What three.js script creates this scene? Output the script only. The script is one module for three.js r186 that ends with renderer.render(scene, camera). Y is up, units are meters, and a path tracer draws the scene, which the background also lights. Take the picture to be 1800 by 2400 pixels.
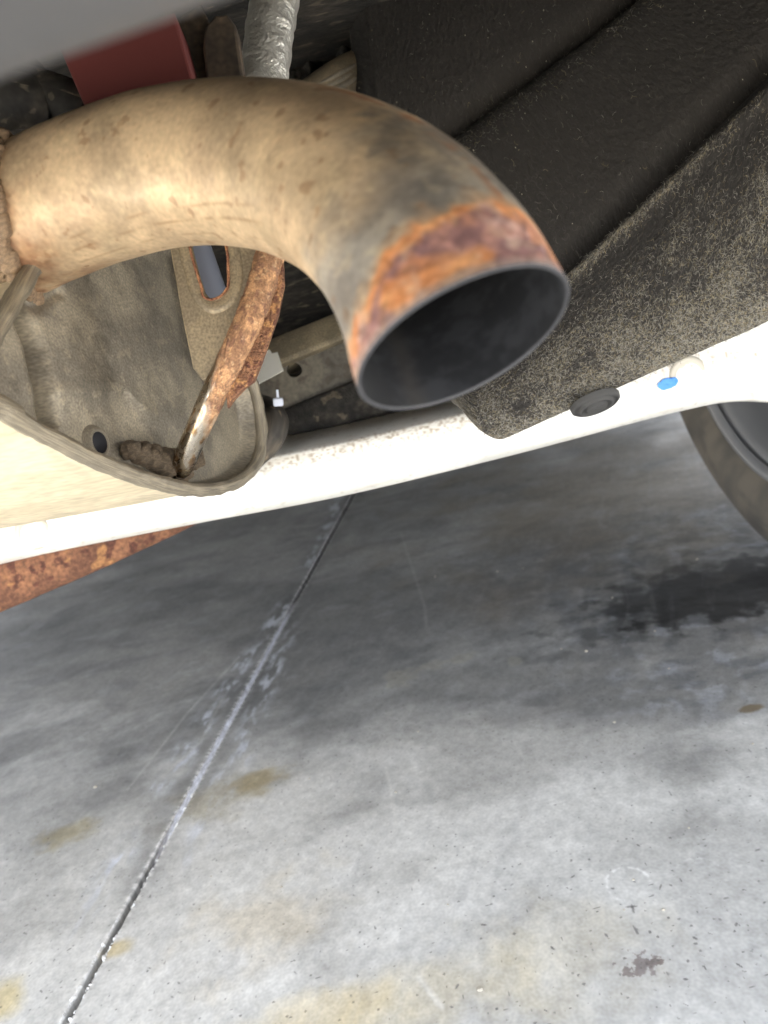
import * as THREE from 'three';
import { mergeGeometries, toCreasedNormals } from 'three/addons/utils/BufferGeometryUtils.js';
import { ImprovedNoise } from 'three/addons/math/ImprovedNoise.js';
import { RoundedBoxGeometry } from 'three/addons/geometries/RoundedBoxGeometry.js';

// ───────────────────────── camera, sky, sun, exposure ─────────────────────────
const scene = new THREE.Scene();
const RAD = Math.PI / 180, V = (x, y, z) => new THREE.Vector3(x, y, z);
const camera = new THREE.PerspectiveCamera(2 * Math.atan(1200 / 1800) / RAD, 0.75, 0.01, 400);
camera.position.set(0, 0.45, 0);
camera.rotation.order = 'YXZ';
camera.rotation.set(-17 * RAD, 0, -15 * RAD);
camera.focus = 0.46;
camera.userData.fStop = 8.5;
camera.updateMatrixWorld(true);

const renderer = new THREE.WebGLRenderer({ antialias: true });
renderer.toneMapping = THREE.LinearToneMapping;
renderer.toneMappingExposure = 12;
renderer.shadowMap.enabled = true;

{ // pale hazy daylight sky
  const w = 64, h = 32, d = new Float32Array(w * h * 4);
  for (let j = 0; j < h; j++) for (let i = 0; i < w; i++) {
    const el = Math.max(0, ((j + 0.5) / h - 0.5) * 2), k = Math.pow(el, 0.55), o = (j * w + i) * 4;
    d[o] = 0.58 * (1 - k) + 0.34 * k; d[o + 1] = 0.595 * (1 - k) + 0.395 * k; d[o + 2] = 0.625 * (1 - k) + 0.49 * k; d[o + 3] = 1;
  }
  const sky = new THREE.DataTexture(d, w, h, THREE.RGBAFormat, THREE.FloatType);
  sky.mapping = THREE.EquirectangularReflectionMapping; sky.magFilter = THREE.LinearFilter; sky.needsUpdate = true;
  scene.background = sky; scene.environment = sky;
}
const sun = new THREE.DirectionalLight(new THREE.Color(1, 0.93, 0.8), 5);
sun.position.set(-1.4, 6, -1.2); sun.target.position.set(0, 0, 0);
sun.castShadow = true; sun.shadow.mapSize.set(2048, 2048);
Object.assign(sun.shadow.camera, { left: -5, right: 5, top: 5, bottom: -5, near: 0.5, far: 20 });
scene.add(sun, sun.target);

// ───────────────────────── helpers ─────────────────────────
// places on the car measured as (across, down, distance from the lens), turned into metres
const CP = camera.position.clone(), CR = V(), CU = V(), CB = V();
camera.matrixWorld.extractBasis(CR, CU, CB);
const ray = (x, y) => CB.clone().multiplyScalar(-1).addScaledVector(CR, (x - 900) / 1800).addScaledVector(CU, -(y - 1200) / 1800);
const at = (x, y, d) => CP.clone().addScaledVector(ray(x, y), d);
const ground = (x, y) => { const r = ray(x, y); return CP.clone().addScaledVector(r, -CP.y / r.y); };
const onPlane = (x, y, p, n) => { const r = ray(x, y); return CP.clone().addScaledVector(r, p.clone().sub(CP).dot(n) / r.dot(n)); };

let seed = 12345;
const rnd = () => { seed = (seed + 0x6D2B79F5) | 0; let t = Math.imul(seed ^ (seed >>> 15), 1 | seed); t = (t + Math.imul(t ^ (t >>> 7), 61 | t)) ^ t; return ((t ^ (t >>> 14)) >>> 0) / 4294967296; };
const perm = new Uint16Array(512); { const p = [...Array(256).keys()]; for (let i = 255; i > 0; i--) { const j = Math.floor(rnd() * (i + 1)); [p[i], p[j]] = [p[j], p[i]]; } for (let i = 0; i < 512; i++) perm[i] = p[i & 255]; }
const GX = [1, -1, 1, -1, 1.41, -1.41, 0, 0], GY = [1, 1, -1, -1, 0, 0, 1.41, -1.41];
function n2(x, y) {
  const X = Math.floor(x), Y = Math.floor(y), a = x - X, b = y - Y, i = X & 255, j = Y & 255;
  const u = a * a * a * (a * (a * 6 - 15) + 10), v = b * b * b * (b * (b * 6 - 15) + 10);
  const g = (h, p, q) => GX[h & 7] * p + GY[h & 7] * q;
  const A = perm[i] + j, B = perm[i + 1] + j;
  const l0 = g(perm[A], a, b), l1 = g(perm[B], a - 1, b), l2 = g(perm[A + 1], a, b - 1), l3 = g(perm[B + 1], a - 1, b - 1);
  return (l0 + u * (l1 - l0)) * (1 - v) + (l2 + u * (l3 - l2)) * v;
}
const fbm = (x, y, o = 4) => { let s = 0, k = 1, f = 1; for (let i = 0; i < o; i++) { s += k * n2(x * f + 17.3 * i, y * f - 9.1 * i); k *= 0.5; f *= 2.03; } return s; };
const IN = new ImprovedNoise(), n3 = (x, y, z) => IN.noise(x + 100, y + 100, z + 100) * 1.15;
const fbm3 = (x, y, z, o = 4) => { let s = 0, k = 1, f = 1; for (let i = 0; i < o; i++) { s += k * n3(x * f + 5.2 * i, y * f, z * f - 3.7 * i); k *= 0.5; f *= 2.03; } return s; };
const clamp = (x, a = 0, b = 1) => Math.min(b, Math.max(a, x)), sm = (a, b, x) => { const t = clamp((x - a) / (b - a)); return t * t * (3 - 2 * t); };
const mix = (a, b, t) => [a[0] + (b[0] - a[0]) * t, a[1] + (b[1] - a[1]) * t, a[2] + (b[2] - a[2]) * t];

function tex(w, h, fn, srgb = true) {            // fn(u, v) -> [r, g, b] 0..255
  const d = new Uint8Array(w * h * 4);
  for (let j = 0; j < h; j++) for (let i = 0; i < w; i++) {
    const c = fn((i + 0.5) / w, (j + 0.5) / h), o = (j * w + i) * 4;
    d[o] = clamp(c[0], 0, 255); d[o + 1] = clamp(c[1], 0, 255); d[o + 2] = clamp(c[2], 0, 255); d[o + 3] = 255;
  }
  const t = new THREE.DataTexture(d, w, h); t.magFilter = THREE.LinearFilter; t.minFilter = THREE.LinearMipmapLinearFilter; t.generateMipmaps = true;
  t.wrapS = t.wrapT = THREE.MirroredRepeatWrapping; if (srgb) t.colorSpace = THREE.SRGBColorSpace; t.needsUpdate = true; return t;
}
const gtex = (w, h, fn) => tex(w, h, (u, v) => { const g = fn(u, v) * 255; return [g, g, g]; }, false);
const M = (o) => new THREE.MeshStandardMaterial({ side: THREE.DoubleSide, ...o });

const used = {};
const numbered = (n) => { const k = used[n] = (used[n] ?? -1) + 1; return k ? `${n}_${String(k).padStart(3, '0')}` : n; };
function add(name, geo, mat, parent, label) {
  const m = new THREE.Mesh(geo, mat); m.name = parent === scene ? numbered(name) : name;
  m.castShadow = m.receiveShadow = true; if (label) m.userData.label = label; parent.add(m); return m;
}
function group(name, parent, label) { const g = new THREE.Group(); g.name = parent === scene ? numbered(name) : name; if (label) g.userData.label = label; parent.add(g); return g; }

// grid of points -> geometry; P[row][col], uv in metres along both directions
function grid(P, closeCols = false, uvs = null) {
  const R = P.length, C = P[0].length, pos = [], uv = [], idx = [];
  let vv = 0; const mid = C >> 1;
  for (let r = 0; r < R; r++) {
    if (r) vv += P[r][mid].distanceTo(P[r - 1][mid]);
    let uu = 0;
    for (let c = 0; c < C; c++) { if (c) uu += P[r][c].distanceTo(P[r][c - 1]); pos.push(P[r][c].x, P[r][c].y, P[r][c].z); if (uvs) uv.push(...uvs(r, c)); else uv.push(uu, vv); }
  }
  for (let r = 0; r < R - 1; r++) for (let c = 0; c < C - 1; c++) { const a = r * C + c, b = a + 1, d = a + C, e = d + 1; idx.push(a, b, e, a, e, d); }
  const g = new THREE.BufferGeometry(); g.setAttribute('position', new THREE.Float32BufferAttribute(pos, 3)); g.setAttribute('uv', new THREE.Float32BufferAttribute(uv, 2)); g.setIndex(idx); g.computeVertexNormals();
  if (closeCols) { const n = g.attributes.normal; for (let r = 0; r < R; r++) { const a = r * C, b = a + C - 1; const v = V(n.getX(a) + n.getX(b), n.getY(a) + n.getY(b), n.getZ(a) + n.getZ(b)).normalize(); n.setXYZ(a, v.x, v.y, v.z); n.setXYZ(b, v.x, v.y, v.z); } }
  return g;
}
// sweep a ring along a curve; radius(t, angle), angle 0 faces `front`; caps closes the ends
function sweep(curve, radius, n, ring, front = CB, opts = {}) {
  const { flat = 1, caps = true, jitter } = opts, P = [], F = [];
  for (let i = 0; i <= n; i++) {
    const t = i / n, c = curve.getPointAt(t), T = curve.getTangentAt(t), A = front.clone().addScaledVector(T, -front.dot(T)).normalize(), B = T.clone().cross(A), row = [];
    for (let k = 0; k <= ring; k++) { const a = (k % ring) / ring * 2 * Math.PI, r = radius(t, a), q = c.clone().addScaledVector(A, r * flat * Math.cos(a)).addScaledVector(B, r * Math.sin(a)); if (jitter) jitter(q, t, a); row.push(q); }
    P.push(row); F.push(c);
  }
  if (caps) { P.unshift(P[0].map(() => F[0].clone())); P.push(P[P.length - 1].map(() => F[n].clone())); }
  return grid(P, true);
}
const spline = (pts) => new THREE.CatmullRomCurve3(pts, false, 'centripetal');
// extrude a section (list of [up, out]) along a list of stations {p, up, out}; closed section, capped
function loft(stations, section) {
  const ring = section.length, P = stations.map((s, i) => { const sec = typeof section[0] === 'function' ? section : section; return [...sec, sec[0]].map(([u, o]) => s.p.clone().addScaledVector(s.up, u * (s.ku ?? 1)).addScaledVector(s.out, o * (s.ko ?? 1))); });
  const mid = (row) => row.slice(0, ring).reduce((a, b) => a.add(b), V(0, 0, 0)).multiplyScalar(1 / ring);
  const c0 = mid(P[0]), c1 = mid(P[P.length - 1]); P.unshift(P[0].map(() => c0.clone())); P.push(P[P.length - 1].map(() => c1.clone()));
  return toCreasedNormals(grid(P), 35 * RAD);
}
function roundSection(pts, r, k = 4) {          // round the corners of a closed 2D polygon
  const out = [];
  pts.forEach((p, i) => {
    const a = pts[(i + pts.length - 1) % pts.length], b = pts[(i + 1) % pts.length], rr = p[2] ?? r;
    const u = (q) => { const dx = q[0] - p[0], dy = q[1] - p[1], l = Math.hypot(dx, dy), m = Math.min(rr, l * 0.45); return [p[0] + dx / l * m, p[1] + dy / l * m]; };
    const s = u(a), e = u(b);
    for (let j = 0; j <= k; j++) { const t = j / k; out.push([(1 - t) ** 2 * s[0] + 2 * t * (1 - t) * p[0] + t * t * e[0], (1 - t) ** 2 * s[1] + 2 * t * (1 - t) * p[1] + t * t * e[1]]); }
  });
  return out;
}
function roughen(g, amp, freq, oct = 3) {
  const p = g.attributes.position, n = g.attributes.normal;
  for (let i = 0; i < p.count; i++) { const d = amp * fbm3(p.getX(i) * freq, p.getY(i) * freq, p.getZ(i) * freq, oct); p.setXYZ(i, p.getX(i) + n.getX(i) * d, p.getY(i) + n.getY(i) * d, p.getZ(i) + n.getZ(i) * d); }
  g.computeVertexNormals(); return g;
}
// plate: polygon of points lying near a plane, extruded to a thickness, with optional hole
function plate(pts, thick, bevel = 0.0006, hole) {
  const c = pts.reduce((a, b) => a.clone().add(b)).multiplyScalar(1 / pts.length), n = V();
  for (let i = 0; i < pts.length; i++) n.add(pts[i].clone().sub(c).cross(pts[(i + 1) % pts.length].clone().sub(c)));
  n.normalize(); if (n.dot(CP.clone().sub(c)) < 0) n.negate();
  const ex = CR.clone().addScaledVector(n, -CR.dot(n)).normalize(), ey = n.clone().cross(ex), to = (p) => { const q = p.clone().sub(c); return new THREE.Vector2(q.dot(ex), q.dot(ey)); };
  const sh = new THREE.Shape(pts.map(to)); if (hole) sh.holes.push(new THREE.Path(hole.map(to)));
  const g = new THREE.ExtrudeGeometry(sh, { depth: thick, bevelEnabled: bevel > 0, bevelThickness: bevel, bevelSize: bevel, bevelSegments: 2, curveSegments: 24 });
  g.applyMatrix4(new THREE.Matrix4().makeBasis(ex, ey, n).setPosition(c.addScaledVector(n, -thick))); g.userData.n = n; return g;
}

// ───────────────────────── materials ─────────────────────────
const rustTex = tex(1024, 1024, (u, v) => {
  const x = u * 9, y = v * 9, a = fbm(x, y, 5), b = fbm(x * 2.3 + 9, y * 2.3, 4), s = fbm(x * 9, y * 9, 2);
  let c = mix([134, 92, 68], [172, 122, 88], sm(-0.5, 0.6, a));
  c = mix(c, [112, 70, 54], sm(0.1, 0.6, b)); c = mix(c, [204, 150, 96], sm(0.35, 0.75, fbm(x * 1.7 - 5, y * 1.7, 4)) * 0.8);
  return c.map((k) => k * (1 + s * 0.2));
});
const rustBump = gtex(512, 512, (u, v) => 0.5 + 0.4 * fbm(u * 30, v * 30, 4));
const dustTex = tex(1024, 1024, (u, v) => {       // dried mud film on dull steel
  const x = u * 8, y = v * 8, a = fbm(x, y * 0.9, 5), b = fbm(x * 5 + 3, y * 4, 4), s = fbm(x * 26, y * 24, 3);
  let c = mix([120, 113, 101], [148, 139, 122], sm(-0.5, 0.6, a)); c = mix(c, [100, 94, 84], sm(0.1, 0.8, fbm(x * 1.3 + 40, y * 1.1, 5)) * 0.6);
  c = mix(c, [166, 154, 130], sm(0.25, 0.7, b) * 0.35); return c.map((k) => k * (1 + s * 0.16));
});
const dustBump = gtex(512, 512, (u, v) => 0.5 + 0.35 * fbm(u * 24, v * 22, 5));
const creamTex = tex(1024, 512, (u, v) => {       // pale road dust baked on the shell, brushed lengthwise
  const a = fbm(u * 14, v * 5, 5), s = fbm(u * 90, v * 30, 2), d = sm(0.2, 0.55, fbm(u * 5 + 8, v * 9, 4));
  let c = mix([200, 186, 158], [212, 198, 170], sm(-0.5, 0.5, a)); c = mix(c, [172, 160, 138], d * 0.35); return c.map((k) => k * (1 + s * 0.07));
});
const blackTex = tex(512, 512, (u, v) => {
  const a = fbm(u * 8, v * 8, 5), s = fbm(u * 40, v * 40, 2); let c = mix([38, 36, 33], [64, 59, 52], sm(-0.3, 0.7, a)); c = mix(c, [120, 108, 90], sm(0.42, 0.7, fbm(u * 17 + 3, v * 17, 4)) * 0.6); return c.map((k) => k * (1 + 0.3 * s));
});
const rep = (t, m) => { const c = t.clone(); c.repeat.set(1 / m, 1 / m); c.needsUpdate = true; return c; };
const MAT = {
  rust: M({ map: rep(rustTex, 0.12), bumpMap: rep(rustBump, 0.05), bumpScale: 0.0012, roughness: 0.92 }),
  rustBig: M({ map: rep(rustTex, 0.3), color: new THREE.Color().setRGB(0.52, 0.5, 0.5), bumpMap: rep(rustBump, 0.12), bumpScale: 0.0005, roughness: 0.9 }),
  dust: M({ map: rep(dustTex, 0.26), bumpMap: rep(dustBump, 0.1), bumpScale: 0.00022, roughness: 0.55, metalness: 0.35 }),
  cream: M({ map: rep(creamTex, 0.3), roughness: 0.6, metalness: 0.15 }),
  black: M({ map: rep(blackTex, 0.25), bumpMap: rep(dustBump, 0.05), bumpScale: 0.0008, roughness: 0.9 }),
  greyPaint: M({ map: rep(tex(512, 512, (u, v) => { const a = fbm(u * 9, v * 9, 5); return mix(mix([88, 84, 76], [108, 102, 90], sm(-0.5, 0.5, a)), [70, 62, 54], sm(0.2, 0.6, fbm(u * 15 + 6, v * 15, 4)) * 0.6).map((k) => k * (1 + 0.12 * fbm(u * 60, v * 60, 2))); }), 0.25), roughness: 0.75 }),
  soot: M({ color: new THREE.Color().setRGB(0.022, 0.022, 0.026), roughness: 0.85 }),
  steel: M({ color: new THREE.Color().setRGB(0.52, 0.49, 0.46), roughness: 0.3, metalness: 1, bumpMap: rep(dustBump, 0.03), bumpScale: 0.0001 }),
  grey: M({ color: new THREE.Color().setRGB(0.24, 0.26, 0.32), roughness: 0.4, metalness: 0.35 }),
  rubber: M({ map: rep(blackTex, 0.2), roughness: 0.75 }),
  white: M({ color: new THREE.Color().setRGB(0.8, 0.78, 0.73), roughness: 0.4 }),
};

// ───────────────────────── the concrete floor ─────────────────────────
const J0 = ground(150, 2400), J1 = ground(822, 1170), JD = J1.clone().sub(J0).normalize(), JN = V(JD.z, 0, -JD.x); // JN points to the left of the joint
if (JN.x > 0) JN.negate();
const FX = -0.9, FZ = -1.92, FS = 1.62;            // the metre square the stains are drawn in
const G = (x, y) => { const p = ground(x, y); return [p.x, p.z]; };
const spot = (px, py, rx, rz, w, col, soft = 0.5, fr = 30, jag = 0.5) => { const [x, z] = G(px, py); return { x, z, rx, rz, w, col, soft, fr, jag }; };
const stains = [
  spot(160, 1955, 0.03, 0.018, 0.38, [146, 128, 78], 0.7, 40, 1), spot(610, 1832, 0.026, 0.02, 0.4, [140, 118, 70], 0.7, 40, 1), spot(520, 1870, 0.05, 0.03, 0.3, [112, 98, 64], 0.9, 30, 1.2),
  spot(775, 2395, 0.045, 0.03, 0.32, [196, 168, 108], 0.9, 24, 1.4), spot(1010, 2340, 0.06, 0.035, 0.25, [196, 176, 130], 0.9, 24, 1.4), spot(620, 2150, 0.05, 0.04, 0.25, [168, 146, 108], 0.9, 24, 1.4),
  spot(1330, 2230, 0.05, 0.04, 0.16, [176, 158, 116], 0.9, 24, 1.4), spot(275, 2225, 0.014, 0.01, 0.5, [168, 144, 88]), spot(5, 2345, 0.02, 0.02, 0.4, [190, 160, 80]),
  spot(1740, 1360, 0.15, 0.05, 0.97, [20, 19, 18], 0.35, 26, 0.9), spot(1590, 1370, 0.09, 0.045, 0.75, [34, 33, 31], 0.6, 34, 1.3), spot(1560, 1430, 0.12, 0.05, 0.5, [46, 46, 45], 0.8, 40, 1.6),  // tyre spots: oil stain with the contact shadow painted in
  spot(1380, 1345, 0.12, 0.06, 0.3, [60, 62, 62], 0.9, 34, 1.6), spot(1250, 1400, 0.2, 0.12, 0.2, [66, 68, 70], 0.9, 20, 1.4),
  spot(935, 1590, 0.02, 0.02, 0.5, [166, 160, 144], 0.4, 60, 0.9), spot(1020, 1558, 0.018, 0.012, 0.5, [166, 160, 144], 0.4, 70, 0.8), spot(1085, 1541, 0.015, 0.011, 0.5, [166, 160, 144], 0.4, 70, 0.8), spot(1205, 1550, 0.01, 0.012, 0.35, [178, 172, 152], 0.3, 40, 0.4),
  spot(1500, 2262, 0.0085, 0.0065, 0.8, [112, 102, 98], 0.25, 180, 2.2), spot(1528, 2255, 0.006, 0.003, 0.8, [96, 86, 82], 0.2, 200, 1.5),
  spot(1420, 1130, 0.3, 0.35, 0.5, [112, 100, 82], 0.9, 8, 1.2), spot(1800, 1385, 0.12, 0.045, 0.95, [18, 17, 16], 0.35, 30, 1.1),  // the near-black one: more oil stain and painted tyre shadow
  spot(1120, 1540, 0.34, 0.1, 0.18, [70, 74, 78], 0.8, 12, 1),
  spot(1762, 1660, 0.01, 0.006, 0.7, [96, 80, 56], 0.4, 60, 0.6), spot(420, 1600, 0.02, 0.04, 0.2, [150, 148, 138], 0.6, 40, 0.9),
];
const rings = [[1473, 2072, 0.0155, 0.8, -0.2, 4.2], [1640, 2055, 0.017, 0.35, 0.3, 2.6], [1745, 2060, 0.012, 0.2, 0.4, 3]].map(([x, y, r, w, a, b]) => ({ c: G(x, y), r, w, a, b }));
const scratch = [[[560, 1540], [440, 1670], [300, 1850], 0.35], [[520, 1640], [470, 1740], [380, 1820], 0.3], [[980, 2290], [1010, 2330], [1035, 2360], 0.6], [[905, 1800], [920, 1880], [930, 1940], 0.35], [[980, 2065], [1010, 2030], [1030, 2005], 0.3], [[940, 1250], [995, 1420], [1000, 1470], 0.2]].map(([a, b, c, w]) => ({ p: [G(...a), G(...b), G(...c)], w }));
const specks = []; for (let i = 0; i < 90; i++) specks.push({ c: G(900 + 900 * rnd() ** 0.7, 1950 + 450 * rnd()), a: rnd() * 3.1, l: 0.0005 + 0.0022 * rnd() ** 3, w: 0.0003 + 0.0006 * rnd(), k: 0.35 + 0.5 * rnd() });
for (let i = 0; i < 40; i++) specks.push({ c: G(900 * rnd(), 1950 + 450 * rnd()), a: rnd() * 3.1, l: 0.0008 + 0.0015 * rnd(), w: 0.0006, k: 0.3 + 0.4 * rnd() });
for (const [x, y, a] of [[1480, 2125, 0.2], [1483, 2130, 1.7], [1490, 2180, 1.5]]) specks.push({ c: G(x, y), a, l: 0.004, w: 0.0008, k: 0.6 });
const segD = (x, z, a, b) => { const dx = b[0] - a[0], dz = b[1] - a[1], t = clamp(((x - a[0]) * dx + (z - a[1]) * dz) / (dx * dx + dz * dz)); return Math.hypot(x - a[0] - t * dx, z - a[1] - t * dz); };
const JL = J0.distanceTo(J1);
// old tide line: slab paler before it, greasy with painted under-car shade beyond
const tideShadeP = [[0, 1750], [300, 1760], [520, 1740], [760, 1720], [930, 1665], [1130, 1622], [1320, 1640], [1500, 1700], [1800, 1660]].map(([x, y]) => G(x, y)).sort((a, b) => a[0] - b[0]);
const tideShadeZ = (x) => { let i = 0; while (i < tideShadeP.length - 2 && x > tideShadeP[i + 1][0]) i++; const [x0, z0] = tideShadeP[i], [x1, z1] = tideShadeP[i + 1]; return z0 + (z1 - z0) * sm(0, 1, clamp((x - x0) / (x1 - x0))); };
function floorColour(u, v) {
  const x = FX + u * FS, z = FZ + v * FS;
  const wx = x + 0.02 * fbm(x * 9, z * 9, 2), wz = z + 0.02 * fbm(x * 9 + 50, z * 9, 2);
  const big = fbm(wx * 2.4 + 3, wz * 3.4, 4), med = fbm(wx * 11, wz * 13 + 7, 4), fine = fbm(x * 130, z * 130, 3), streak = fbm(wx * 7 + wz * 3, wz * 20 - wx * 4, 4);
  let c = mix([120, 119, 116], [148, 146, 141], sm(-0.55, 0.6, big + 0.35 * med)); c = mix(c, [96, 96, 96], sm(-0.1, 0.8, streak) * 0.4); c = mix(c, [160, 160, 160], sm(0.3, 0.8, fbm(wx * 17 + 9, wz * 22, 4)) * 0.3);
  // mottled tyre grime on the wheel's side of the slab
  { const k = sm(0.05, 0.3, x) * sm(-0.46, -0.66, z) * sm(-1.3, -0.9, z); if (k > 0) c = mix(c, [78, 80, 84], k * sm(-0.1, 0.6, fbm(wx * 26 + 2, wz * 34, 5)) * 0.45), c = mix(c, [178, 182, 190], k * sm(0.0, 0.7, fbm(wx * 34 + 70, wz * 30, 5)) * 0.45); }
  // paler wash with a short tide line; the wide fade paints under-car shade
  { const crisp = sm(-0.12, -0.06, x) * sm(0.16, 0.1, x), q = (z - tideShadeZ(x)) + 0.03 * fbm(x * 7, z * 7, 3) + 0.006 * fbm(x * 40, z * 40, 3); c = mix(c, mix([172, 170, 165], [198, 196, 191], sm(-0.5, 0.5, big + 0.5 * med + 0.4 * streak)), sm(-0.004, 0.008, q) * 0.26 * crisp + sm(-0.14, 0.16, q + 0.2 * fbm(x * 6 + 3, z * 13, 5)) * (0.86 - 0.26 * crisp)); }
  // the joint: damp margin, lime bloom on both sides
  const jx = x - J0.x, jz = z - J0.z, s = jx * JD.x + jz * JD.z, o = jx * JN.x + jz * JN.z, sn = s / JL;
  if (Math.abs(o) < 0.12) {
    const e = o + 0.012 * fbm(s * 18, 3, 3), damp = Math.exp(-((e / 0.034) ** 2)) * sm(-0.2, 0.35, sn) * (0.6 + 0.8 * fbm(s * 10, o * 22, 3)); c = mix(c, [74, 74, 73], clamp(damp) * 0.5);
    const L = 0.026 + 0.014 * Math.sin(s * 5 + 0.6), bl = Math.exp(-(((e - L) / 0.013) ** 2)) * sm(0.02, 0.2, sn) * sm(-0.25, 0.5, fbm(s * 26, o * 80, 5)) * sm(-0.5, 0.2, fbm(s * 7, 9, 3)), br = Math.exp(-(((e + L * 0.9) / 0.014) ** 2)) * sm(0.08, 0.2, sn) * (1 - sm(0.42, 0.55, sn)) * sm(-0.15, 0.6, fbm(s * 30 + 7, o * 80, 5));
    c = mix(c, [186, 188, 193], clamp(bl * 1.5 + br * 1.1));
    const edge = Math.exp(-(((Math.abs(o) - 0.0048) / 0.0024) ** 2)) * sm(-0.2, 0.3, fbm(s * 160, 5, 3)); c = mix(c, [214, 212, 208], edge * 0.8);
  }
  for (const t of stains) { const dx = (x - t.x) / t.rx, dz = (z - t.z) / t.rz; if (dx * dx + dz * dz > 9) continue; const q = Math.hypot(dx, dz) + t.jag * 0.6 * fbm(x * t.fr + t.x * 90, z * t.fr, 4); const k = (1 - sm(1 - t.soft, 1 + t.soft * 0.6, q)) * t.w; if (k > 0) c = mix(c, t.col, k); }
  for (const t of rings) { const dx = x - t.c[0], dz = z - t.c[1], r = Math.hypot(dx, dz); if (r > t.r + 0.006) continue; let a = Math.atan2(-dz, dx); if (a < t.a) a += 2 * Math.PI; const k = Math.exp(-(((r - t.r) / 0.0013) ** 2)) * (a < t.b ? 1 : 0) * sm(-0.5, 0.3, fbm(x * 200, z * 200, 2)); c = mix(c, [218, 216, 212], k * t.w); }
  for (const t of scratch) { const d = Math.min(segD(x, z, t.p[0], t.p[1]), segD(x, z, t.p[1], t.p[2])); if (d < 0.006) c = mix(c, [206, 203, 196], Math.exp(-((d / 0.0022) ** 2)) * t.w); }
  for (const t of specks) { const dx = x - t.c[0], dz = z - t.c[1]; if (Math.abs(dx) > 0.004 || Math.abs(dz) > 0.004) continue; const p = dx * Math.cos(t.a) + dz * Math.sin(t.a), q = -dx * Math.sin(t.a) + dz * Math.cos(t.a); const k = 1 - sm(0.7, 1.3, Math.hypot(p / t.l, q / t.w)); if (k > 0) c = mix(c, [84, 82, 80], k * t.k); }
  const g = 1 + fine * 0.06 + 0.05 * fbm(x * 48, z * 52, 3) + 0.06 * n2(x * 420, z * 420) - 0.3 * sm(0.62, 0.75, n2(x * 300 + 9, z * 300)); c = mix(c, [150, 150, 150], 0.12 * sm(0.3, 0.6, fbm(x * 60 + z * 24, z * 9 - x * 3, 4))); return [c[0] * g, c[1] * g, c[2] * g];
}
const floorTex = tex(2048, 2048, floorColour);
const floorRough = gtex(512, 512, (u, v) => 0.6 + 0.18 * fbm(u * 12, v * 12, 4));
const floorMat = M({ map: floorTex, roughnessMap: floorRough, roughness: 1, bumpMap: gtex(1024, 1024, (u, v) => 0.5 + 0.3 * fbm(u * 60, v * 60, 4)), bumpScale: 0.0006 });
const floor = group('concrete_floor', scene, 'grey trowelled concrete floor with a saw cut joint and stains'); floor.userData = { label: 'grey stained concrete floor crossed by a saw cut joint', category: 'floor', kind: 'structure' };
const slab = (side) => {
  const half = 0.0034, far = 60, P = [], n = 400;
  // edge towards the joint is chipped, the rest runs out to the horizon
  for (let i = 0; i <= n; i++) {
    const s = -0.5 + 2.6 * i / n, w = half + 0.0007 * fbm(s * 90, side * 7, 3), e = J0.clone().addScaledVector(JD, s).addScaledVector(JN, side * w);
    P.push([e.clone().setY(-0.02), e.clone().setY(-0.0012), e.clone().addScaledVector(JN, side * 0.0012).setY(0), e.clone().addScaledVector(JN, side * 0.3).setY(0), e.clone().addScaledVector(JN, side * far).setY(0)]);
  }
  const pre = P[0].map((q) => q.clone().addScaledVector(JD, -far)), post = P[n].map((q) => q.clone().addScaledVector(JD, far));
  P.unshift(pre); P.push(post);
  return grid(P, false, (r, c) => [(P[r][c].x - FX) / FS, (P[r][c].z - FZ) / FS]);
};
add('slab', toCreasedNormals(slab(1), 30 * RAD), floorMat, floor); add('slab', toCreasedNormals(slab(-1), 30 * RAD), floorMat, floor);
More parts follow.
